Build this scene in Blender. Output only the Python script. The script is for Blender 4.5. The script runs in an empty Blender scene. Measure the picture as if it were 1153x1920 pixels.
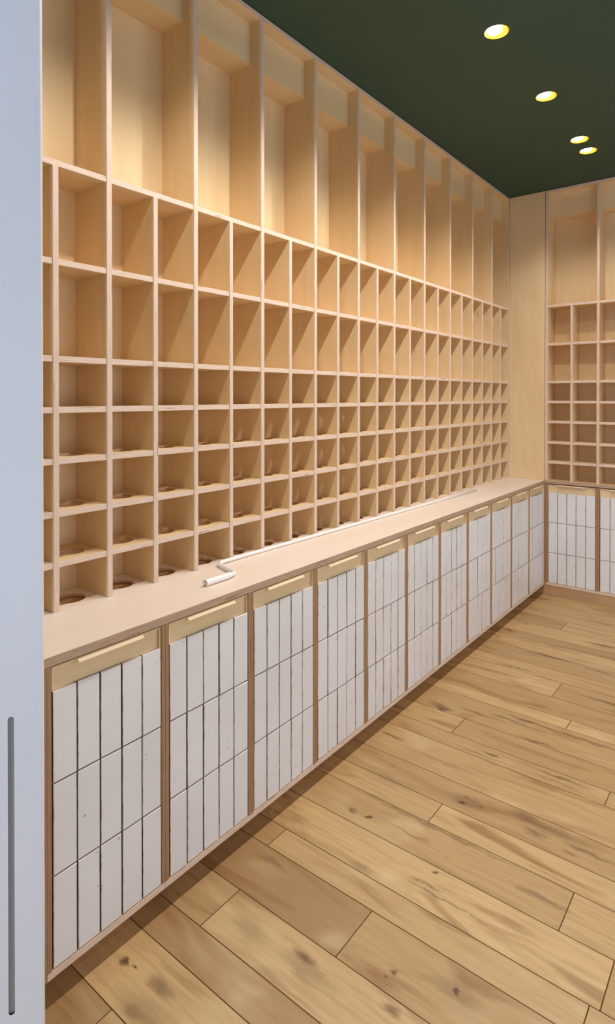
import bpy, math, random
from mathutils import Vector, Matrix
PI = math.pi
rnd = random.Random(7)
SC = bpy.context.scene
COL = SC.collection

# ------------------------------------------------------------------ camera
cam = bpy.data.objects.new('camera', bpy.data.cameras.new('camera'))
COL.objects.link(cam)
cam.location = (1.4, 0.0, 1.5138)
cam.rotation_euler = (PI/2 - 0.0069, 0, 0.6684)
cam.data.sensor_fit = 'HORIZONTAL'
cam.data.sensor_width = 36
cam.data.lens = 1124.84/1153*36
cam.data.shift_x = 0.0059
cam.data.shift_y = -0.1804
cam.data.clip_start = 0.02
SC.camera = cam

# ------------------------------------------------------------------ world, exposure, added fill lamps
SC.view_settings.view_transform = 'Standard'
SC.view_settings.look = 'None'
SC.view_settings.gamma = 1
SC.view_settings.use_curve_mapping = False
SC.view_settings.exposure = 0.22
SC.cycles.diffuse_bounces = 8
SC.cycles.max_bounces = 12
w = bpy.data.worlds.new('world'); SC.world = w
w.use_nodes = True
w.node_tree.nodes['Background'].inputs[0].default_value = (0.6, 0.75, 1.0, 1)
w.node_tree.nodes['Background'].inputs[1].default_value = 0.5

SPOT_W = 44.0            # each recessed downlight along the shelving
SPOT_B = 6.0            # unseen second row, added over the open floor for its light
SPOT_C = (1.0, 0.92, 0.85)
FRONT_FILL_W = 82.0           # added fill lamp behind the camera, brightens the door leaf
SIDE_FILL_W = 34.0            # added fill lamp at the right wall, brightens tiles and cubby backs
SIDE_FILL_C = (0.92, 0.95, 1.0)

def area(name, loc, rot, sx, sy, watt, color):
    L = bpy.data.lights.new(name, 'AREA'); L.shape = 'RECTANGLE'; L.size = sx; L.size_y = sy
    L.energy = watt; L.color = color
    o = bpy.data.objects.new(name, L); COL.objects.link(o); o.location = loc; o.rotation_euler = rot
    return o
area('fill_front', (0.06, -2.46, 1.75), (-PI/2, 0, PI), 0.9, 2.0, FRONT_FILL_W, (0.54, 0.71, 1.0))  # added lamp, kept narrow so its cool light reaches mainly the door
area('fill_side', (3.16, 2.2, 1.3), (0, PI/2, 0), 1.8, 3.8, SIDE_FILL_W, SIDE_FILL_C)  # added lamp facing the left wall from out of view

# ------------------------------------------------------------------ helpers
class MB:
    """collects faces; build() links them as ONE mesh object"""
    def __init__(s): s.v = []; s.f = []; s.m = []; s.sm = []
    def quad(s, pts, m=0, smooth=False):
        i = len(s.v); s.v += [tuple(p) for p in pts]; s.f.append(tuple(range(i, i+len(pts)))); s.m.append(m); s.sm.append(smooth)
    def box(s, x0, x1, y0, y1, z0, z1, m=0, front=None, top=None, side=None, c=0.0):
        """front = material of the +x face, top = of the +z face; c = chamfer of the edges around +x"""
        fm = m if front is None else front; tm = m if top is None else top; sm_ = m if side is None else side
        a = x1-c
        s.quad([(x0,y0,z0),(x0,y0,z1),(x0,y1,z1),(x0,y1,z0)], m)
        s.quad([(x1,y0+c,z0+c),(x1,y1-c,z0+c),(x1,y1-c,z1-c),(x1,y0+c,z1-c)], fm)
        s.quad([(x0,y0,z0),(a,y0,z0),(a,y0,z1),(x0,y0,z1)], sm_)
        s.quad([(a,y1,z0),(x0,y1,z0),(x0,y1,z1),(a,y1,z1)], sm_)
        s.quad([(x0,y0,z1),(a,y0,z1),(a,y1,z1),(x0,y1,z1)], tm)
        s.quad([(a,y0,z0),(x0,y0,z0),(x0,y1,z0),(a,y1,z0)], m)
        if c > 0:
            s.quad([(a,y0,z0),(x1,y0+c,z0+c),(x1,y0+c,z1-c),(a,y0,z1)], fm)
            s.quad([(x1,y1-c,z0+c),(a,y1,z0),(a,y1,z1),(x1,y1-c,z1-c)], fm)
            s.quad([(a,y0,z1),(x1,y0+c,z1-c),(x1,y1-c,z1-c),(a,y1,z1)], fm)
            s.quad([(a,y1,z0),(x1,y1-c,z0+c),(x1,y0+c,z0+c),(a,y0,z0)], fm)
    def holed(s, x0, x1, y0, y1, z0, z1, cx, cy, r, m=0, front=None, wall=None, n=40, edges=(1,1,1,1)):
        """horizontal plate with a round hole; edges = x0, x1, y0, y1 sides present"""
        fm = m if front is None else front; wm = m if wall is None else wall
        def outer(a):
            dx, dy = math.cos(a), math.sin(a); t = 1e9
            if dx > 1e-9: t = min(t, (x1-cx)/dx)
            if dx < -1e-9: t = min(t, (x0-cx)/dx)
            if dy > 1e-9: t = min(t, (y1-cy)/dy)
            if dy < -1e-9: t = min(t, (y0-cy)/dy)
            return (cx+dx*t, cy+dy*t)
        A = [2*PI*i/n for i in range(n)] + [math.atan2(b-cy, a-cx) % (2*PI) for a in (x0, x1) for b in (y0, y1)]
        A = sorted(A); A.append(A[0]+2*PI)
        for a, b in zip(A, A[1:]):
            if b-a < 1e-7: continue
            ia = (cx+r*math.cos(a), cy+r*math.sin(a)); ib = (cx+r*math.cos(b), cy+r*math.sin(b))
            oa, ob = outer(a), outer(b)
            s.quad([(*ia,z1),(*oa,z1),(*ob,z1),(*ib,z1)], m)
            s.quad([(*ib,z0),(*ob,z0),(*oa,z0),(*ia,z0)], m)
            s.quad([(*ib,z0),(*ia,z0),(*ia,z1),(*ib,z1)], wm, True)
        if edges[0]: s.quad([(x0,y0,z0),(x0,y0,z1),(x0,y1,z1),(x0,y1,z0)], m)
        if edges[1]: s.quad([(x1,y0,z0),(x1,y1,z0),(x1,y1,z1),(x1,y0,z1)], fm)
        if edges[2]: s.quad([(x0,y0,z0),(x1,y0,z0),(x1,y0,z1),(x0,y0,z1)], m)
        if edges[3]: s.quad([(x1,y1,z0),(x0,y1,z0),(x0,y1,z1),(x1,y1,z1)], m)
    def lathe(s, c, prof, n=40, m=0, axis='z'):
        """prof: (r, h) pairs around +z through c"""
        for (r0, h0), (r1, h1) in zip(prof, prof[1:]):
            for i in range(n):
                a, b = 2*PI*i/n, 2*PI*(i+1)/n
                P = [(r0,a,h0),(r0,b,h0),(r1,b,h1),(r1,a,h1)]
                pts = [(c[0]+r*math.cos(t), c[1]+r*math.sin(t), c[2]+h) for r, t, h in P]
                if r0 < 1e-9: pts = pts[1:]
                elif r1 < 1e-9: pts = pts[:3]
                s.quad(pts, m, True)
    def tube(s, pts, rad, n=20, m=0, caps=True):
        pts = [Vector(p) for p in pts]; R = rad if isinstance(rad, (list, tuple)) else [rad]*len(pts)
        rings = []; up = Vector((0,0,1))
        for i, p in enumerate(pts):
            t = (pts[min(i+1, len(pts)-1)]-pts[max(i-1, 0)]).normalized()
            a = t.cross(up).normalized(); b = a.cross(t)
            rings.append([p+(a*math.cos(2*PI*k/n)+b*math.sin(2*PI*k/n))*R[i] for k in range(n)])
        for A, B in zip(rings, rings[1:]):
            for k in range(n): s.quad([A[k], A[(k+1)%n], B[(k+1)%n], B[k]], m, True)
        if caps: s.quad(rings[0][::-1], m); s.quad(rings[-1], m)
    def build(s, name, mats, parent=None, weld=True):
        me = bpy.data.meshes.new(name); me.from_pydata(s.v, [], s.f)
        for x in (mats if isinstance(mats, (list, tuple)) else [mats]): me.materials.append(x)
        me.polygons.foreach_set('material_index', s.m); me.polygons.foreach_set('use_smooth', s.sm)
        me.update()
        if weld:
            import bmesh
            bm = bmesh.new(); bm.from_mesh(me); bmesh.ops.remove_doubles(bm, verts=bm.verts, dist=1e-5)
            bmesh.ops.recalc_face_normals(bm, faces=bm.faces) if False else None
            bm.to_mesh(me); bm.free()
        o = bpy.data.objects.new(name, me); COL.objects.link(o)
        if parent: o.parent = parent
        return o

def tag(o, label, cat, group=None):
    o['label'] = label; o['category'] = cat
    if group: o['group'] = group
    return o
def thing(name, label, cat, loc=(0,0,0), rz=0, group=None):
    o = bpy.data.objects.new(name, None); COL.objects.link(o); o.empty_display_size = 0.1
    o.location = loc; o.rotation_euler = (0,0,rz)
    return tag(o, label, cat, group)
def struct(o): o['kind'] = 'structure'; return o
def dup_part(o, loc):
    c = o.copy(); COL.objects.link(c); c.parent = o.parent; c.location = loc; return c

# ------------------------------------------------------------------ materials
def N(nt, t, **kw):
    n = nt.nodes.new('ShaderNode'+t)
    for k, v in kw.items(): setattr(n, k, v)
    return n
class G:
    """small node-graph writer"""
    def __init__(s, name, rough=0.5, spec=0.4):
        s.mat = bpy.data.materials.new(name); s.mat.use_nodes = True; s.nt = s.mat.node_tree
        s.b = s.nt.nodes['Principled BSDF']; s.b.inputs['Roughness'].default_value = rough
        s.b.inputs['Specular IOR Level'].default_value = spec
    def L(s, a, b): s.nt.links.new(a, b)
    def inp(s, sock, v):
        if hasattr(v, 'is_output') or isinstance(v, bpy.types.NodeSocket): s.L(v, sock)
        else: sock.default_value = v
    def coord(s, kind='Object'): return N(s.nt, 'TexCoord').outputs[kind]
    def mapping(s, v, sc=(1,1,1), loc=(0,0,0)):
        n = N(s.nt, 'Mapping'); s.L(v, n.inputs['Vector']); n.inputs['Scale'].default_value = sc; n.inputs['Location'].default_value = loc
        return n.outputs[0]
    def noise(s, v, scale=1, detail=3, rough=0.5, dist=0):
        n = N(s.nt, 'TexNoise'); s.L(v, n.inputs['Vector']); n.inputs['Scale'].default_value = scale
        n.inputs['Detail'].default_value = detail; n.inputs['Roughness'].default_value = rough; n.inputs['Distortion'].default_value = dist
        return n.outputs['Fac']
    def math(s, op, a, b=0.0, clamp=False):
        n = N(s.nt, 'Math', operation=op, use_clamp=clamp); s.inp(n.inputs[0], a); s.inp(n.inputs[1], b); return n.outputs[0]
    def vmath(s, op, a, b=None):
        n = N(s.nt, 'VectorMath', operation=op); s.inp(n.inputs[0], a)
        if b is not None: s.inp(n.inputs[1], b)
        return n.outputs['Value'] if op in ('LENGTH','DISTANCE','DOT_PRODUCT') else n.outputs[0]
    def rng(s, v, a, b, c=0.0, d=1.0, smooth=True):
        n = N(s.nt, 'MapRange'); n.interpolation_type = 'SMOOTHSTEP' if smooth else 'LINEAR'
        s.inp(n.inputs['Value'], v)
        for i, x in zip(('From Min','From Max','To Min','To Max'), (a,b,c,d)): n.inputs[i].default_value = x
        return n.outputs[0]
    def mix(s, f, a, b, mode='MIX'):
        n = N(s.nt, 'Mix', data_type='RGBA', blend_type=mode); s.inp(n.inputs[0], f)
        for i, x in ((6, a), (7, b)):
            if isinstance(x, tuple): x = x if len(x) == 4 else (*x, 1)
            s.inp(n.inputs[i], x)
        return n.outputs[2]
    def base(s, c): s.inp(s.b.inputs['Base Color'], c if not isinstance(c, tuple) else (*c, 1)); return s
    def bump(s, h, strength=0.1, dist=0.002):
        n = N(s.nt, 'Bump'); n.inputs['Strength'].default_value = strength; n.inputs['Distance'].default_value = dist
        s.L(h, n.inputs['Height']); s.L(n.outputs[0], s.b.inputs['Normal'])
    def offset_coord(s):
        """object coordinates shifted per object, so copies do not repeat one figure"""
        oi = N(s.nt, 'ObjectInfo'); r = s.math('MULTIPLY', oi.outputs['Random'], 37.0)
        return s.vmath('ADD', s.coord(), r)

def plain(name, c, rough=0.5, spec=0.4, metal=0.0):
    g = G(name, rough, spec); g.base(c); g.b.inputs['Metallic'].default_value = metal; return g.mat

PLY = (0.78, 0.60, 0.36); PLY2 = (0.725, 0.535, 0.30)
def ply_face(name, a, b, stretch):
    g = G(name, 0.48, 0.35); v = g.offset_coord()
    n1 = g.noise(g.mapping(v, stretch), 1, 4, 0.55, 0.6)
    n2 = g.noise(v, 3.0, 2)
    f = g.math('ADD', g.math('MULTIPLY', n1, 0.7), g.math('MULTIPLY', n2, 0.4))
    c = g.mix(g.rng(f, 0.35, 0.75), a, b)
    k = g.noise(g.mapping(v, (stretch[0]*0.9+3, stretch[1]*0.9+3, stretch[2]*0.9+3)), 1.0, 1, 0.3)
    c = g.mix(g.rng(k, 0.80, 0.86), c, (0.16, 0.08, 0.03))
    g.base(c); g.bump(n1, 0.04); return g.mat
M_FACE = ply_face('birch_ply_upright', PLY, PLY2, (16, 16, 1.6))
M_SHELF = ply_face('birch_ply_shelf', PLY, PLY2, (16, 2.0, 16))
def ply_edge(name, a, b, stretch):
    g = G(name, 0.6, 0.25); v = g.offset_coord()
    n1 = g.noise(g.mapping(v, stretch), 1, 3, 0.6)
    c = g.mix(g.rng(n1, 0.3, 0.7), a, b)
    n2 = g.noise(g.mapping(v, tuple(q*0.6 for q in stretch), (3.1, 5.7, 1.3)), 1, 1, 0.4)
    c = g.mix(g.rng(n2, 0.70, 0.78), c, (0.20, 0.10, 0.05))
    g.base(c); return g.mat
M_EDGE_V = ply_edge('ply_edge_upright', (0.74, 0.585, 0.48), (0.64, 0.48, 0.37), (420, 420, 14))
M_EDGE_H = ply_edge('ply_edge_shelf', (0.76, 0.605, 0.50), (0.66, 0.50, 0.39), (420, 14, 420))
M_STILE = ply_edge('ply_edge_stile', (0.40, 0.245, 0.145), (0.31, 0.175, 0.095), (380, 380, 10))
M_RAIL = ply_edge('ply_edge_worktop', (0.49, 0.36, 0.255), (0.40, 0.275, 0.18), (380, 10, 380))
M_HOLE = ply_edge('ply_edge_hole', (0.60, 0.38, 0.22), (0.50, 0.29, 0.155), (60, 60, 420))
M_DOOR = ply_face('birch_door_board', (0.76, 0.60, 0.37), (0.70, 0.53, 0.31), (14, 3, 14))
M_PULL = plain('pull_birch', (0.80, 0.62, 0.42), 0.45)
def worktop_mat():
    g = G('worktop_laminate', 0.42, 0.35); v = g.coord()
    n = g.noise(g.mapping(v, (6, 1.4, 6)), 1, 3, 0.5)
    g.base(g.mix(g.rng(n, 0.3, 0.7), (0.83, 0.72, 0.62), (0.80, 0.685, 0.58))); return g.mat
M_TOP = worktop_mat()
def tile_mat():
    g = G('white_glazed_tile', 0.28, 0.5); v = g.offset_coord()
    n = g.noise(v, 9, 2); n2 = g.noise(v, 3.5, 2)
    c = g.mix(g.rng(n2, 0.3, 0.7), (0.77, 0.77, 0.79), (0.725, 0.72, 0.73))
    sp = g.noise(g.mapping(v, (110, 110, 60)), 1, 1, 0.3)
    c = g.mix(g.rng(sp, 0.79, 0.83), c, (0.22, 0.18, 0.14))
    g.base(c); g.bump(n, 0.25, 0.003); return g.mat
M_TILE = tile_mat()
def worn():
    g = G('tile_worn_edge', 0.45, 0.3); v = g.offset_coord()
    n = g.noise(g.mapping(v, (90, 90, 26)), 1, 3, 0.6)
    g.base(g.mix(g.rng(n, 0.46, 0.62), (0.80, 0.77, 0.73), (0.52, 0.42, 0.30))); return g.mat
M_WORN = worn()
M_TSIDE = plain('tile_joint_side', (0.085, 0.082, 0.085), 0.8, 0.1)
M_TBED = plain('tile_joint_bed', (0.50, 0.38, 0.27), 0.8, 0.1)
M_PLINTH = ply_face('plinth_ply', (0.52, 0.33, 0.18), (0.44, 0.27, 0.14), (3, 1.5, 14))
def paint(name, c, rough=0.55, b=0.02):
    g = G(name, rough, 0.35); v = g.coord(); n = g.noise(v, 160, 3)
    n2 = g.noise(v, 1.2, 2); d = tuple(x*0.94 for x in c)
    g.base(g.mix(g.rng(n2, 0.3, 0.7), c, d)); g.bump(n, b, 0.001); return g.mat
M_GREEN = paint('dark_green_ceiling_paint', (0.030, 0.074, 0.048), 0.6)
M_WALL = paint('warm_white_wall_paint', (0.70, 0.64, 0.56))
M_DOORW = paint('white_door_lacquer', (0.74, 0.735, 0.75), 0.4, 0.05)
M_SLOT = plain('slot_metal', (0.40, 0.41, 0.46), 0.4, 0.5)
M_WHITE = plain('white_enamel', (0.86, 0.84, 0.82), 0.3, 0.5)
M_STEEL = plain('steel', (0.45, 0.44, 0.44), 0.35, 0.5, 0.9)
M_DARK = plain('dark_void', (0.03, 0.025, 0.02), 0.8, 0.1)
M_GOLD = plain('brass_reflector', (0.42, 0.20, 0.015), 0.35, 0.5, 0.9)
def emit(name, c, s):
    g = G(name); g.base((0.9, 0.9, 0.9)); g.b.inputs['Emission Color'].default_value = (*c, 1); g.b.inputs['Emission Strength'].default_value = s; return g.mat
M_LAMP = emit('lit_lamp', (1.0, 0.93, 0.82), 6.0)

# knots and dark wisps of the oak floor: x, y, half length, half width, darkness
KNOTS = [(0.032,0.958,.020,.012,1),(0.067,0.963,.008,.006,1),(0.405,1.262,.045,.022,.8),(0.43,1.24,.09,.03,.35),(0.167,0.895,.045,.022,.55),(0.20,0.90,.11,.045,.35),
         (0.764,1.431,.014,.02,1),(0.765,1.43,.07,.035,.4),(0.484,2.115,.018,.012,1),(0.48,2.150,.012,.009,.9),(0.50,2.13,.07,.04,.4),(0.545,2.135,.012,.007,.9),
         (0.694,2.185,.05,.035,.5),(0.80,2.17,.14,.03,.35),(0.612,1.374,.010,.010,.9),(0.60,1.352,.006,.005,.8),(0.184,1.824,.022,.013,.8),(0.251,1.834,.010,.008,1),
         (0.553,1.751,.008,.006,.9),(0.549,1.824,.008,.006,.7),(0.658,1.286,.03,.015,.7),(0.055,2.338,.06,.010,.8),(0.133,2.691,.025,.02,.9),(0.10,2.72,.06,.015,.6),
         (0.335,3.613,.035,.010,.7),(0.042,3.871,.035,.010,.8),(0.25,3.36,.12,.012,.55),(0.42,3.33,.08,.010,.5),(0.30,2.76,.14,.008,.6),(0.50,2.79,.12,.008,.65),
         (0.42,2.45,.12,.008,.45),(0.30,2.30,.16,.014,.35),(0.45,1.93,.35,.010,.5),(0.35,1.62,.05,.02,.4),(0.22,1.235,.07,.035,.3),(0.02,3.72,.03,.008,.6),
         (0.55,1.69,.06,.006,.6),(0.62,1.67,.16,.005,.5),(0.20,2.06,.12,.03,.22),(0.72,2.46,.10,.008,.4),(0.85,1.86,.10,.012,.5),(0.12,1.46,.07,.016,.4),
         (0.368,3.624,0.16,0.012,0.75),(0.578,3.990,0.12,0.014,0.7),(0.039,3.875,0.05,0.01,0.9),(0.068,4.050,0.05,0.009,0.8),(0.434,3.814,0.12,0.007,0.6),(0.633,3.597,0.1,0.01,0.6),(0.123,2.702,0.06,0.02,0.8),(0.532,2.836,0.16,0.01,0.8),(0.419,2.796,0.08,0.012,0.7),(0.719,2.835,0.2,0.012,0.55),(0.577,2.688,0.09,0.01,0.75),(0.450,2.477,0.05,0.008,0.8),(0.718,2.494,0.12,0.009,0.6),(0.748,3.254,0.12,0.015,0.5),(0.096,3.247,0.1,0.012,0.5),(0.393,1.851,0.1,0.006,0.5),(0.740,2.125,0.05,0.016,0.6),(0.162,0.972,0.05,0.02,0.6),(0.917,2.141,0.09,0.012,0.6),(0.865,2.100,0.03,0.01,0.5)]
def floor_mat():
    g = G('oak_plank_floor', 0.42, 0.4); v = g.coord()
    at = N(g.nt, 'Attribute'); at.attribute_name = 'tone'; tone = N(g.nt, 'SeparateColor'); g.L(at.outputs['Color'], tone.inputs[0])
    sh = g.math('MULTIPLY', tone.outputs[1], 40.0)
    vs = g.vmath('ADD', v, sh)
    fine = g.noise(g.mapping(vs, (5, 70, 5)), 1, 4, 0.6, 0.4)
    wide = g.noise(g.mapping(vs, (1.7, 9, 3)), 1, 3, 0.55, 1.2)
    blotch = g.noise(g.mapping(vs, (3.0, 6, 3)), 1, 2, 0.5, 0.5)
    c = g.mix(tone.outputs[0], (0.285, 0.150, 0.056), (0.63, 0.42, 0.198))
    c = g.mix(g.rng(fine, 0.35, 0.72, 0, 0.38), c, (0.33, 0.185, 0.075))
    c = g.mix(g.rng(wide, 0.50, 0.74, 0, 0.80), c, (0.29, 0.145, 0.052))
    c = g.mix(g.rng(blotch, 0.55, 0.80, 0, 0.45), c, (0.74, 0.55, 0.31))
    warp = g.noise(g.mapping(v, (14, 30, 5)), 1, 3, 0.6)
    wv = g.math('MULTIPLY', g.math('SUBTRACT', warp, 0.5), 0.05)
    vw = g.vmath('ADD', v, wv)
    acc = None
    for x, y, a, b, d in KNOTS:
        q = g.vmath('MULTIPLY', g.vmath('SUBTRACT', vw, (x, y, 0)), (1/a, 1/b, 0))
        k = g.rng(g.vmath('LENGTH', q), 0.2, 1.3, d, 0.0)
        acc = k if acc is None else g.math('MAXIMUM', acc, k)
    c = g.mix(g.math('MULTIPLY', acc, 0.95), c, (0.10, 0.045, 0.020))
    g.base(c)
    g.inp(g.b.inputs['Roughness'], g.rng(fine, 0.3, 0.7, 0.36, 0.5))
    h = g.math('SUBTRACT', g.math('MULTIPLY', fine, 0.5), acc)
    g.bump(h, 0.12, 0.003); return g.mat
M_FLOOR = floor_mat()
M_SEAM = plain('floor_joint', (0.16, 0.085, 0.03), 0.9, 0.1)

# ------------------------------------------------------------------ measures
W = 0.36334; Y0 = 0.7578; XU = -0.277; DEP = 0.18
ZT = 0.874; H = 3.0918; YE = 4.757; NB = 11
XR = 3.2; YB = -2.5
LEV = [1.0145, 1.165, 1.322, 1.475, 1.627, 1.915]; ZTOP = 2.2065
T = 0.018

# ------------------------------------------------------------------ floor
def make_floor():
    rows = [-2.5,-2.33,-2.15,-2.05,-1.88,-1.7,-1.6,-1.42,-1.25,-1.08,-.9,-.8,-.62,-.45,-.27,-.1,.07,.18,.36,.51,.69,.862,1.047,1.154,1.317,1.504,1.604,1.773,
            1.942,2.062,2.212,2.425,2.525,2.676,2.876,2.966,3.143,3.333,3.46,3.63,3.80,3.90,4.08,4.25,4.36,4.55,4.76,4.96]
    J = {0.69:[(.115)], 1.154:[.11], 1.317:[.469], 1.504:[.056,1.039], 1.942:[.429], 2.425:[.903], 2.525:[.252], 2.876:[.648], 3.143:[.512], 3.63:[.75], 4.08:[.30]}
    TONE = {(.69,0):.30,(.69,1):.75,(.862,0):.95,(1.047,0):.42,(1.154,0):.60,(1.154,1):.88,(1.317,0):.33,(1.317,1):.62,(1.504,0):.45,(1.504,1):.78,(1.604,0):1.0,(1.773,0):.66,
            (1.942,0):.80,(1.942,1):.88,(2.062,0):.58,(2.212,0):.72,(2.525,0):.82,(2.525,1):.55,(2.676,0):.6,(2.876,0):.95,(2.876,1):.8,(2.966,0):.55,(3.143,0):.8,(3.143,1):.6}
    mb = MB(); tones = []; g = 0.0016
    x0, x1 = -0.47, XR
    for ya, yb in zip(rows, rows[1:]):
        js = list(J.get(ya, [])); last = js[-1] if js else x0 + rnd.uniform(1.3, 2.0)
        if not js: js.append(last)
        while last < x1-0.9:
            last += rnd.uniform(1.1, 1.9)
            if last < x1-0.2: js.append(last)
        xs = [x0]+js+[x1]
        for i, (a, b) in enumerate(zip(xs, xs[1:])):
            mb.quad([(a+g,ya+g,0),(b-g,ya+g,0),(b-g,yb-g,0),(a+g,yb-g,0)], 0)
            t = TONE.get((ya, i), rnd.uniform(.45, .9)); s = rnd.random()
            tones.append((t, s))
            # little arrises down to the joint
            z = -0.0015
            for p, q, dp in (((a+g,ya+g),(b-g,ya+g),(0,-g)),((b-g,ya+g),(b-g,yb-g),(g,0)),((b-g,yb-g),(a+g,yb-g),(0,g)),((a+g,yb-g),(a+g,ya+g),(-g,0))):
                mb.quad([(q[0],q[1],0),(p[0],p[1],0),(p[0]+dp[0],p[1]+dp[1],z),(q[0]+dp[0],q[1]+dp[1],z)], 1); tones.append((t, s))
    # slab under the boards
    mb.box(x0, x1, rows[0], rows[-1], -0.12, -0.0016, 1)
    tones += [(.3, 0)]*6
    o = mb.build('floor', [M_FLOOR, M_SEAM], weld=False)
    ca = o.data.color_attributes.new('tone', 'FLOAT_COLOR', 'CORNER')
    for p, (t, s) in zip(o.data.polygons, tones):
        for li in p.loop_indices: ca.data[li].color = (t, s, 0, 1)
    return struct(o)
make_floor()

# ------------------------------------------------------------------ shell
ROW_A = [4.157, 3.944, 3.27, 2.56, 1.85, 1.14]; XA = 0.44
ROW_B = [3.944, 3.27, 2.56, 1.85, 1.14]; XB = 2.15  # out of view, added to brighten the room
RC = 0.052
def make_ceiling():
    mb = MB(); z0, z1 = H, H+0.12
    ya, yb = YB, 4.96
    def strip(xc, ys):
        a, b = xc-0.1, xc+0.1
        c = sorted(ys); last = ya
        for i, y in enumerate(c):
            lo = max(y-0.1, (c[i-1]+y)/2 if i else ya); hi = min(y+0.1, (c[i+1]+y)/2 if i+1 < len(c) else yb)
            if lo-last > 1e-6: mb.box(a, b, last, lo, z0, z1)
            mb.holed(a, b, lo, hi, z0, z1, xc, y, RC, n=48); last = hi
        mb.box(a, b, last, yb, z0, z1)
    mb.box(-0.48, XA-0.1, ya, yb, z0, z1); strip(XA, ROW_A); mb.box(XA+0.1, XB-0.1, ya, yb, z0, z1); strip(XB, ROW_B); mb.box(XB+0.1, XR, ya, yb, z0, z1)
    return struct(mb.build('ceiling', [M_GREEN]))
make_ceiling()
def wall(name, *a):
    mb = MB(); mb.box(*a); return struct(mb.build(name, M_WALL))
wall('wall_left', -0.57, -0.481, YB, 5.06, -0.12, H+0.12)
wall('wall_end', -0.48, XR+0.1, 4.962, 5.06, -0.12, H+0.12)
def holed_wall(name, flat, ax):
    """unseen wall with an opening added for a fill lamp; ax 0: in the plane y = YB, ax 1: in the plane x = XR"""
    mb = MB()
    if ax == 0:
        a, b = YB-0.1, YB
        for x0, x1, z0, z1 in ((-.48,-.42,0,H),(.54,XR,0,H),(-.42,.54,0,.6),(-.42,.54,2.85,H)): mb.box(x0, x1, a, b, z0, z1)
    else:
        a, b = XR, XR+0.1
        for y0, y1, z0, z1 in ((YB,.25,0,H),(4.15,4.96,0,H),(.25,4.15,0,.35),(.25,4.15,2.3,H)): mb.box(a, b, y0, y1, z0, z1)
    return struct(mb.build(name, M_WALL))
holed_wall('wall_back', None, 0); holed_wall('wall_right', None, 1)
def added_window(name, ax):
    mb = MB(); t = 0.05
    if ax == 0:
        u0, u1, z0, z1 = -.42, .54, .6, 2.85
        for a, b, c, d in ((u0,u0+t,z0,z1),(u1-t,u1,z0,z1),(u0+t,u1-t,z0,z0+t),(u0+t,u1-t,z1-t,z1),((u0+u1)/2-t/2,(u0+u1)/2+t/2,z0+t,z1-t)): mb.box(a, b, YB-.09, YB-.03, c, d)
    else:
        u0, u1, z0, z1 = .25, 4.15, .35, 2.3
        for a, b, c, d in ((u0,u0+t,z0,z1),(u1-t,u1,z0,z1),(u0+t,u1-t,z0,z0+t),(u0+t,u1-t,z1-t,z1),((u0+u1)/2-t/2,(u0+u1)/2+t/2,z0+t,z1-t)): mb.box(XR+.03, XR+.09, a, b, c, d)
    return struct(mb.build(name, M_DARK))
added_window('added_window_1', 0); added_window('added_window_2', 1)  # unseen frames, added around the two fill lamps

# white door leaf standing open at the left edge; local frame: u from the free edge towards the hinge, y = 0 front face
def make_door():
    ya, yb = 0.0, 0.040; xr = 0.0; xl = -0.80
    sx0, sx1, sz0, sz1 = -0.0615, -0.0505, 0.322, 0.899
    mb = MB(); rd = (sx1-sx0)/2; cx = (sx0+sx1)/2; z0, z1 = 0.006, H-0.012; c = 0.0015
    n = 14
    arcT = [(cx+rd*math.cos(PI*i/n), sz1-rd+rd*math.sin(PI*i/n)) for i in range(n+1)]        # right -> left over the top
    arcB = [(cx-rd*math.cos(PI*i/n), sz0+rd-rd*math.sin(PI*i/n)) for i in range(n+1)]        # left -> right under
    loop = arcT+arcB; F = lambda p, y=ya: (p[0], y, p[1])
    mb.quad([F((xr-c,z0)), F((xr-c,z1)), F((sx1,z1)), F((sx1,z0))][::-1])
    mb.quad([F((sx0,z0)), F((sx0,z1)), F((xl,z1)), F((xl,z0))][::-1])
    for i in range(n):
        a, b = arcT[i], arcT[i+1]; mb.quad([F(a), F((a[0],z1)), F((b[0],z1)), F(b)][::-1])
        a, b = arcB[i], arcB[i+1]; mb.quad([F(a), F((a[0],z0)), F((b[0],z0)), F(b)][::-1])
    mb.quad([(xr-c,ya,z0),(xr,ya+c,z0),(xr,ya+c,z1),(xr-c,ya,z1)])
    mb.quad([(xr,ya+c,z0),(xr,yb,z0),(xr,yb,z1),(xr,ya+c,z1)])
    mb.quad([(xr,yb,z0),(xl,yb,z0),(xl,yb,z1),(xr,yb,z1)])
    mb.quad([(xl,yb,z0),(xl,ya,z0),(xl,ya,z1),(xl,yb,z1)])
    mb.quad([(xl,ya,z1),(xr-c,ya,z1),(xr,ya+c,z1),(xr,yb,z1),(xl,yb,z1)])
    mb.quad([(xl,ya,z0),(xl,yb,z0),(xr,yb,z0),(xr,ya+c,z0),(xr-c,ya,z0)])
    d = struct(mb.build('door_1', M_DOORW))
    d.location = (0.276, 0.600, 0); d.rotation_euler = (0, 0, math.atan2(0.847, 0.5313))
    m2 = MB(); dp = 0.004; L = loop
    for i in range(len(L)):
        a, b = L[i], L[(i+1) % len(L)]
        m2.quad([F(a), F(b), F(b, ya+dp), F(a, ya+dp)][::-1], 0, True)
    m2.quad([F(p, ya+dp) for p in L][::-1], 1)
    s = m2.build('slot_pull', [M_DARK, M_SLOT], d); s['label'] = 'long dark recessed slot pull with rounded ends'
make_door()

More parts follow.
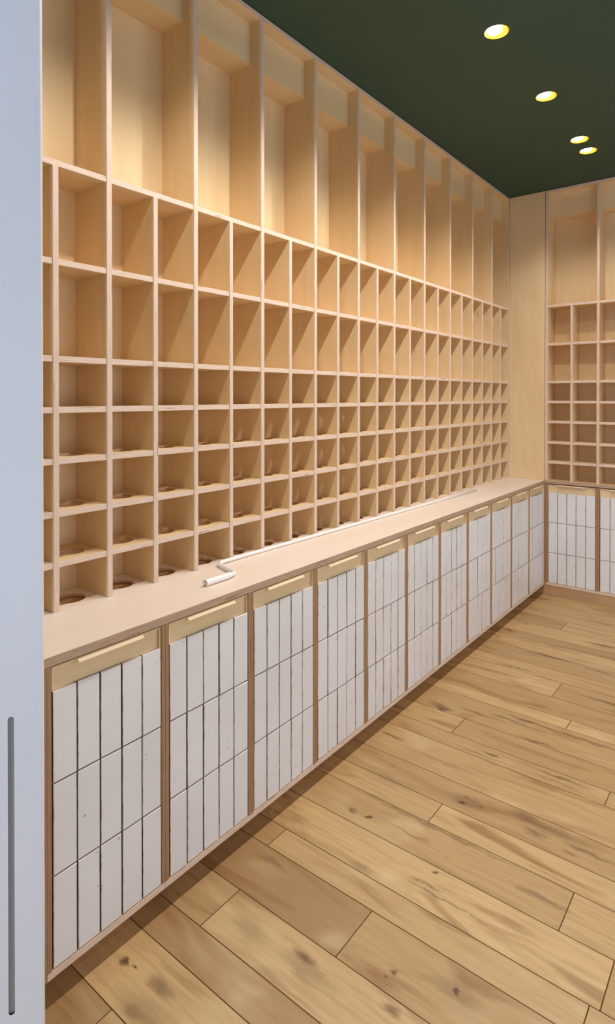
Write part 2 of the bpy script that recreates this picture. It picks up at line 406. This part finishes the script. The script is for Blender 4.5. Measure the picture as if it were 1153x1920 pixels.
# ------------------------------------------------------------------ downlights
def make_downlight(x, y, label, watt, group, lean):
    root = thing('recessed_downlight', label, 'ceiling light', (x, y, H), 0, group)
    r = MB(); r.lathe((0,0,0), [(RC-0.0005,-0.001),(RC-0.0005,0.004),(0.046,0.03),(0.040,0.055),(0.0,0.056)])
    r.build('reflector', M_GOLD, root)
    l = MB(); l.lathe((0,0,0), [(0.001,0.040),(0.029,0.040),(0.0335,0.032),(0.0335,0.014),(0.030,0.007),(0.021,0.003),(0.0,0.002)], 32)
    lo = l.build('lamp', M_LAMP, root); lo.location = (-0.0125, 0.0065, 0)
    L = bpy.data.lights.new('spot', 'SPOT'); L.energy = watt; L.color = SPOT_C; L.spot_size = math.radians(133); L.spot_blend = 0.55; L.shadow_soft_size = 0.028
    o = bpy.data.objects.new('spot', L); COL.objects.link(o); o.parent = root; o.location = (-0.008*0, 0, -0.012)
    o.rotation_euler = (0, lean, 0)
    return root
LBL_A = ['recessed ceiling downlight closest to the end wall, lower of the close pair','recessed ceiling downlight with brass rim, upper of the close pair near the end wall',
         'recessed ceiling downlight with brass rim, second from the top of the photo','recessed ceiling downlight with brass rim nearest the camera, topmost in the photo']
ORD = ['first','second','third','fourth','fifth','sixth','seventh','eighth','ninth','tenth','eleventh']
for i, y in enumerate(ROW_A):
    lb = LBL_A[i] if i < 4 else 'recessed ceiling downlight above the shelving, %s from the end wall' % ORD[i]
    make_downlight(XA, y, lb, SPOT_W*(0.36 if i < 2 else 1), 'recessed downlights along the shelving', 0.0)
for i, y in enumerate(ROW_B):
    make_downlight(XB, y, 'added unseen ceiling downlight over the open floor, %s from the end wall' % ORD[i], SPOT_B, 'added downlights over the open floor', 0.0)

# ------------------------------------------------------------------ pigeonhole shelving
HR = 0.048; HX = -0.088
def make_shelving(label, loc, rz, nb, hole_levels, bottom, boxz):
    """front plane x = 0, back x = -DEP, bays along y from 0"""
    root = thing('pigeonhole_shelving', label, 'shelving', loc, rz)
    ztop = H-0.003
    zb = ZT+0.0005 if not bottom else ZT
    b = MB(); b.box(-DEP-0.012, -DEP, -0.009, nb*W, zb-(0.021 if bottom else 0), ztop, 0); b.build('back_panel', [M_FACE], root)
    b = MB(); b.box(-DEP, 0, -0.009, nb*W, ztop-T, ztop, 0, front=1); b.build('top_panel', [M_SHELF, M_EDGE_H], root)
    if bottom:
        b = MB(); b.box(-DEP, 0, -0.011, nb*W, ZT-0.021, ZT, 0, front=1); b.build('bottom_panel', [M_SHELF, M_RAIL], root)
    hd = T/2 + 0.0005
    td = MB(); td.box(-DEP+.0002, 0.0015, -hd, hd, zb, ztop-T-0.0002, 0, front=1, c=0.0008); td = td.build('tall_divider', [M_FACE, M_EDGE_V], root)
    for k in range(1, nb+1):
        dup_part(td, (0, k*W-(0.0095 if k == nb else 0), 0))
    sd = MB(); sd.box(-DEP+.0002, 0.0015, -T/2, T/2, zb, ZTOP-T/2-0.0002, 0, front=1, c=0.0008); sd = sd.build('short_divider', [M_FACE, M_EDGE_V], root)
    sd.location = (0, W/2, 0)
    for k in range(1, nb): dup_part(sd, (0, (k+.5)*W, 0))
    bs = MB(); bs.box(-DEP+.0002, -0.001, hd+.0002, W-hd-.0002, ZTOP-T/2, ZTOP+T/2, 0, front=1, c=0.0006); bs = bs.build('bay_shelf', [M_SHELF, M_EDGE_H], root)
    for k in range(1, nb): dup_part(bs, (0, k*W, 0))
    vb = MB(); vb.box(-DEP+.0002, -0.058, hd+.0002, W-hd-.0002, boxz, ztop-T-0.0002, 0); vb = vb.build('boxed_soffit', [M_SHELF], root)
    for k in range(1, nb): dup_part(vb, (0, k*W, 0))
    e0, e1 = hd+.0004, W/2-T/2-.0004
    ps = MB(); ps.box(-DEP+.0002, -0.0015, e0, e1, -T/2, T/2, 0, front=1, c=0.0006); ps = ps.build('shelf', [M_SHELF, M_EDGE_H], root)
    hs = None
    if hole_levels:
        hs = MB(); hs.holed(-DEP+.0002, -0.0015, e0, e1, -T/2, T/2, HX, (e0+e1)/2, HR, 0, 1, 2); hs = hs.build('holed_shelf', [M_SHELF, M_EDGE_H, M_HOLE], root)
    first = {}
    for li, z in enumerate(LEV):
        src = hs if (li < hole_levels) else ps
        for c in range(2*nb):
            p = (0, c*W/2 + (0 if c % 2 == 0 else T/2+.0004-e0+.0000), z)
            if src.name not in first: src.location = p; first[src.name] = 1
            else: dup_part(src, p)
    return root
make_shelving('long birch plywood pigeonhole shelving along the left wall, standing on the worktop', (XU, Y0, 0), 0, NB, 4, False, 2.902)
NE = 4
make_shelving('birch plywood pigeonhole shelving on the end wall, above two tiled cabinets at right', (0.0095, YE, 0), -PI/2, NE, 0, True, 2.885)

# ------------------------------------------------------------------ worktop
def make_worktop():
    mb = MB(); xa, xb = -0.470, 0.0; z0, z1 = 0.850, ZT; ya, yb = 0.745, 4.756
    xs0, xs1 = XU-DEP, XU-0.005
    mb.box(xs1, xb, ya, yb, z0, z1, 0, front=1, c=0.0008)
    mb.box(xa, xs0, ya, yb, z0, z1, 0)
    last = ya
    for c in range(2*NB):
        yc = Y0+(c+.5)*W/2; lo = Y0+c*W/2 if c else ya; hi = Y0+(c+1)*W/2 if c < 2*NB-1 else yb
        mb.holed(xs0, xs1, lo, hi, z0+.0105, z1, XU+HX, yc, HR+0.002, 0, 0, 2, edges=(0,0,0,0))
    # base board seen at the bottom of the holes
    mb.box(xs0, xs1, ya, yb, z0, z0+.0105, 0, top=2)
    o = mb.build('worktop', [M_TOP, M_RAIL, M_HOLE])
    tag(o, 'long pale worktop with round cut-outs running along the left wall under the shelving', 'worktop')
make_worktop()

# ------------------------------------------------------------------ base cabinets
def tile_mesh(y0, y1, z0, z1, xb, xf, seed):
    r = random.Random(seed); mb = MB(); nc, nr = 5, 3; gy, gz = 0.0038, 0.0034
    pw, ph = (y1-y0+gy)/nc, (z1-z0+gz)/nr
    for i in range(nc):
        for j in range(nr):
            a = y0+i*pw+r.uniform(-.0005,.0005); b = y0+i*pw+pw-gy+r.uniform(-.0005,.0005); c = z0+j*ph; d = c+ph-gz
            ch = 0.0016; x = xf+r.uniform(-.0006,.0006); ty, tz = r.uniform(-.0007,.0007), r.uniform(-.0007,.0007)
            fx = lambda sy, sz: x+sy*ty+sz*tz
            f = [(fx(-1,-1),a+ch,c+ch),(fx(1,-1),b-ch,c+ch),(fx(1,1),b-ch,d-ch),(fx(-1,1),a+ch,d-ch)]
            o = [(x-ch,a,c),(x-ch,b,c),(x-ch,b,d),(x-ch,a,d)]
            k = [(xb,a,c),(xb,b,c),(xb,b,d),(xb,a,d)]
            mb.quad(f, 0)
            for q in range(4):
                n = (q+1) % 4
                mb.quad([o[q], o[n], f[n], f[q]], 1 if q in (1,3) else 0)
                mb.quad([k[q], k[n], o[n], o[q]], 2 if q in (1,3) else 3)
    return mb
def make_cabinet(label, loc, rz, depth, seed, group):
    """carcass front x = 0, body to -depth; y from 0 to W, floor at z = 0"""
    root = thing('base_cabinet', label, 'cabinet', loc, rz, group)
    z0, z1 = 0.075, 0.8492; s = 0.0128; g = 0.0004
    mb = MB()
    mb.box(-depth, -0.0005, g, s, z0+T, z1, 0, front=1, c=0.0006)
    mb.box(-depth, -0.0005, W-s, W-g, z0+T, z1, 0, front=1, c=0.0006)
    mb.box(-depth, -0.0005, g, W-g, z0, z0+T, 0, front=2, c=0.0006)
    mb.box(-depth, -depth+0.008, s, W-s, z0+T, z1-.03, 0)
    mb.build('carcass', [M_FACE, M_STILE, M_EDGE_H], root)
    # door: a board with a shallow tray at the top and the tiles below
    da, db, dz0, dz1 = s+0.003, W-s-0.003, z0+T+0.0015, z1-0.004
    xf, xt = -0.004, -0.012; rim = 0.0035; zt = 0.785
    d = MB()
    d.box(xt-0.014, xt, da, db, dz0, dz1, 0)
    d.box(xt, xf, da, db, dz1-rim, dz1, 0)
    d.box(xt, xf, da, da+rim, zt, dz1-rim, 0)
    d.box(xt, xf, db-rim, db, zt, dz1-rim, 0)
    door = d.build('door', [M_DOOR], root)
    t = tile_mesh(da+0.002, db-0.0005, dz0+0.001, zt, xt, -0.0015, seed)
    t.build('tile_cladding', [M_TILE, M_WORN, M_TSIDE, M_TBED], door)
    # lip pull bent over the top edge of the door
    h = MB(); c = W/2; hl = 0.1; zz = dz1-0.001
    P = [(xt,zz),(0.000,zz),(0.004,zz-0.0008),(0.0075,zz-0.0026),(0.0098,zz-0.0056)]; th = 0.0018
    Q = [(xt,zz-th),(-0.0003,zz-th),(0.0034,zz-th-0.0007),(0.0065,zz-th-0.0022),(0.0083,zz-th-0.0046)]
    for (p, q), (p2, q2) in zip(zip(P, Q), zip(P[1:], Q[1:])):
        h.quad([(p[0],c-hl,p[1]),(p2[0],c-hl,p2[1]),(p2[0],c+hl,p2[1]),(p[0],c+hl,p[1])])
        h.quad([(q2[0],c-hl,q2[1]),(q[0],c-hl,q[1]),(q[0],c+hl,q[1]),(q2[0],c+hl,q2[1])])
        for y, sgn in ((c-hl, 1), (c+hl, -1)):
            h.quad([(p[0],y,p[1]),(q[0],y,q[1]),(q2[0],y,q2[1]),(p2[0],y,p2[1])][::sgn])
    p, q = P[-1], Q[-1]; h.quad([(p[0],c-hl,p[1]),(q[0],c-hl,q[1]),(q[0],c+hl,q[1]),(p[0],c+hl,p[1])])
    h.build('pull_handle', [M_PULL], door)
    return root
for k in range(NB):
    if k == 0: lb = 'white-tiled base cabinet beside the white door, first and largest of the row'
    elif k == NB-1: lb = 'white-tiled base cabinet in the far corner, last of the row along the left wall'
    elif k < 6: lb = 'white-tiled base cabinet under the worktop, %s from the white door' % ORD[k]
    else: lb = 'white-tiled base cabinet under the worktop, %s from the far corner' % ORD[NB-1-k]
    make_cabinet(lb, (0, Y0+k*W, 0), 0, 0.455, 100+k, 'tiled cabinets along the left wall')
LE = ['white-tiled base cabinet on the end wall, nearest the corner','white-tiled base cabinet cut off by the right edge of the photo on the end wall',
      'white-tiled base cabinet on the end wall, third from the corner','white-tiled base cabinet on the end wall, fourth from the corner']
for k in range(NE):
    make_cabinet(LE[k], (0.0095+k*W, YE, 0), -PI/2, 0.19, 300+k, 'tiled cabinets on the end wall')

# narrow end panels that close the two runs, corner panel, plinths
mb = MB(); mb.box(-0.455, -0.0005, 0.7452, Y0, 0.075, 0.8492, 0, front=1, c=0.0006)
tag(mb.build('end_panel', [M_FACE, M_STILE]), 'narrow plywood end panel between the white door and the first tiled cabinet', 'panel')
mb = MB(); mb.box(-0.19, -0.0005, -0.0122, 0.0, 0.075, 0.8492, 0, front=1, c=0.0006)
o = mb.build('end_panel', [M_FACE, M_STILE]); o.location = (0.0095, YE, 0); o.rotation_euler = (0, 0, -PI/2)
o.rotation_euler = (0, 0, -PI/2)
tag(o, 'dark plywood edge panel in the far corner where the two tiled cabinet runs meet', 'panel')
mb = MB(); mb.box(XU+0.002, -0.0028, YE-.0005, YE+0.018, ZT+.0005, H-.003, 0)
tag(mb.build('filler_panel', [M_FACE]), 'tall plain plywood panel filling the corner between the two pigeonhole shelvings', 'panel')
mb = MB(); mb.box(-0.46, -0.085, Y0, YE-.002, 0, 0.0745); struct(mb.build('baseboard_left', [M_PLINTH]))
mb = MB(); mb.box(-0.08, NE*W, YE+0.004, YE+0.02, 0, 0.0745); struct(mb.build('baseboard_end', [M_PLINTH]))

# ------------------------------------------------------------------ awning crank lying on the worktop
def bez(a, b, c, n=10):
    a, b, c = Vector(a), Vector(b), Vector(c)
    return [a*(1-t)**2+b*2*t*(1-t)+c*t*t for t in [i/n for i in range(n+1)]]
def make_crank():
    r = 0.0075; z = ZT+0.0118; zr = ZT+r+.0003
    root = thing('crank_handle', 'long white crank rod with a bent handle lying on the worktop', 'crank', (-0.112, 1.373, ZT))
    org = Vector((-0.112, 1.373, ZT))
    def loc(pts): return [Vector(p)-org for p in pts]
    A = Vector((-0.112,1.378,z)); B = Vector((-0.113,1.525,z)); Cc = Vector((-0.262,1.575,zr+.002)); D = Vector((-0.2655,1.72,zr)); E_ = Vector((-0.205,3.935,zr))
    rod = [A+(B-A)*0.8] + bez(A+(B-A)*0.86, B, B+(Cc-B)*0.2) + bez(Cc+(B-Cc)*0.2, Cc, Cc+(D-Cc)*0.24) + [D] + [D+(E_-D)*t for t in (.25,.5,.75,1)]
    m = MB(); m.tube(loc(rod), r); m.build('rod', M_WHITE, root)
    g = MB(); gl = loc([A, A+(B-A)*0.02, A+(B-A)*0.70, A+(B-A)*0.80, A+(B-A)*0.86]); g.tube(gl, [0.0112,0.0115,0.0115,0.0100,0.0080]); g.build('grip', M_WHITE, root)
    e = MB(); e.tube(loc([A-(B-A)*0.012, A+(B-A)*0.004]), 0.0094); e.build('end_cap', M_STEEL, root)
    e2 = MB(); e2.tube(loc([A-(B-A)*0.024, A-(B-A)*0.01]), 0.0045); e2.build('end_screw', M_WHITE, root)
    t = MB(); dr = (E_-D).normalized(); t.tube(loc([E_-dr*.012, E_-dr*.008, E_+dr*.012, E_+dr*.016]), [0.0070,0.0077,0.0077,0.0055]); t.build('tip', M_WHITE, root)
make_crank()
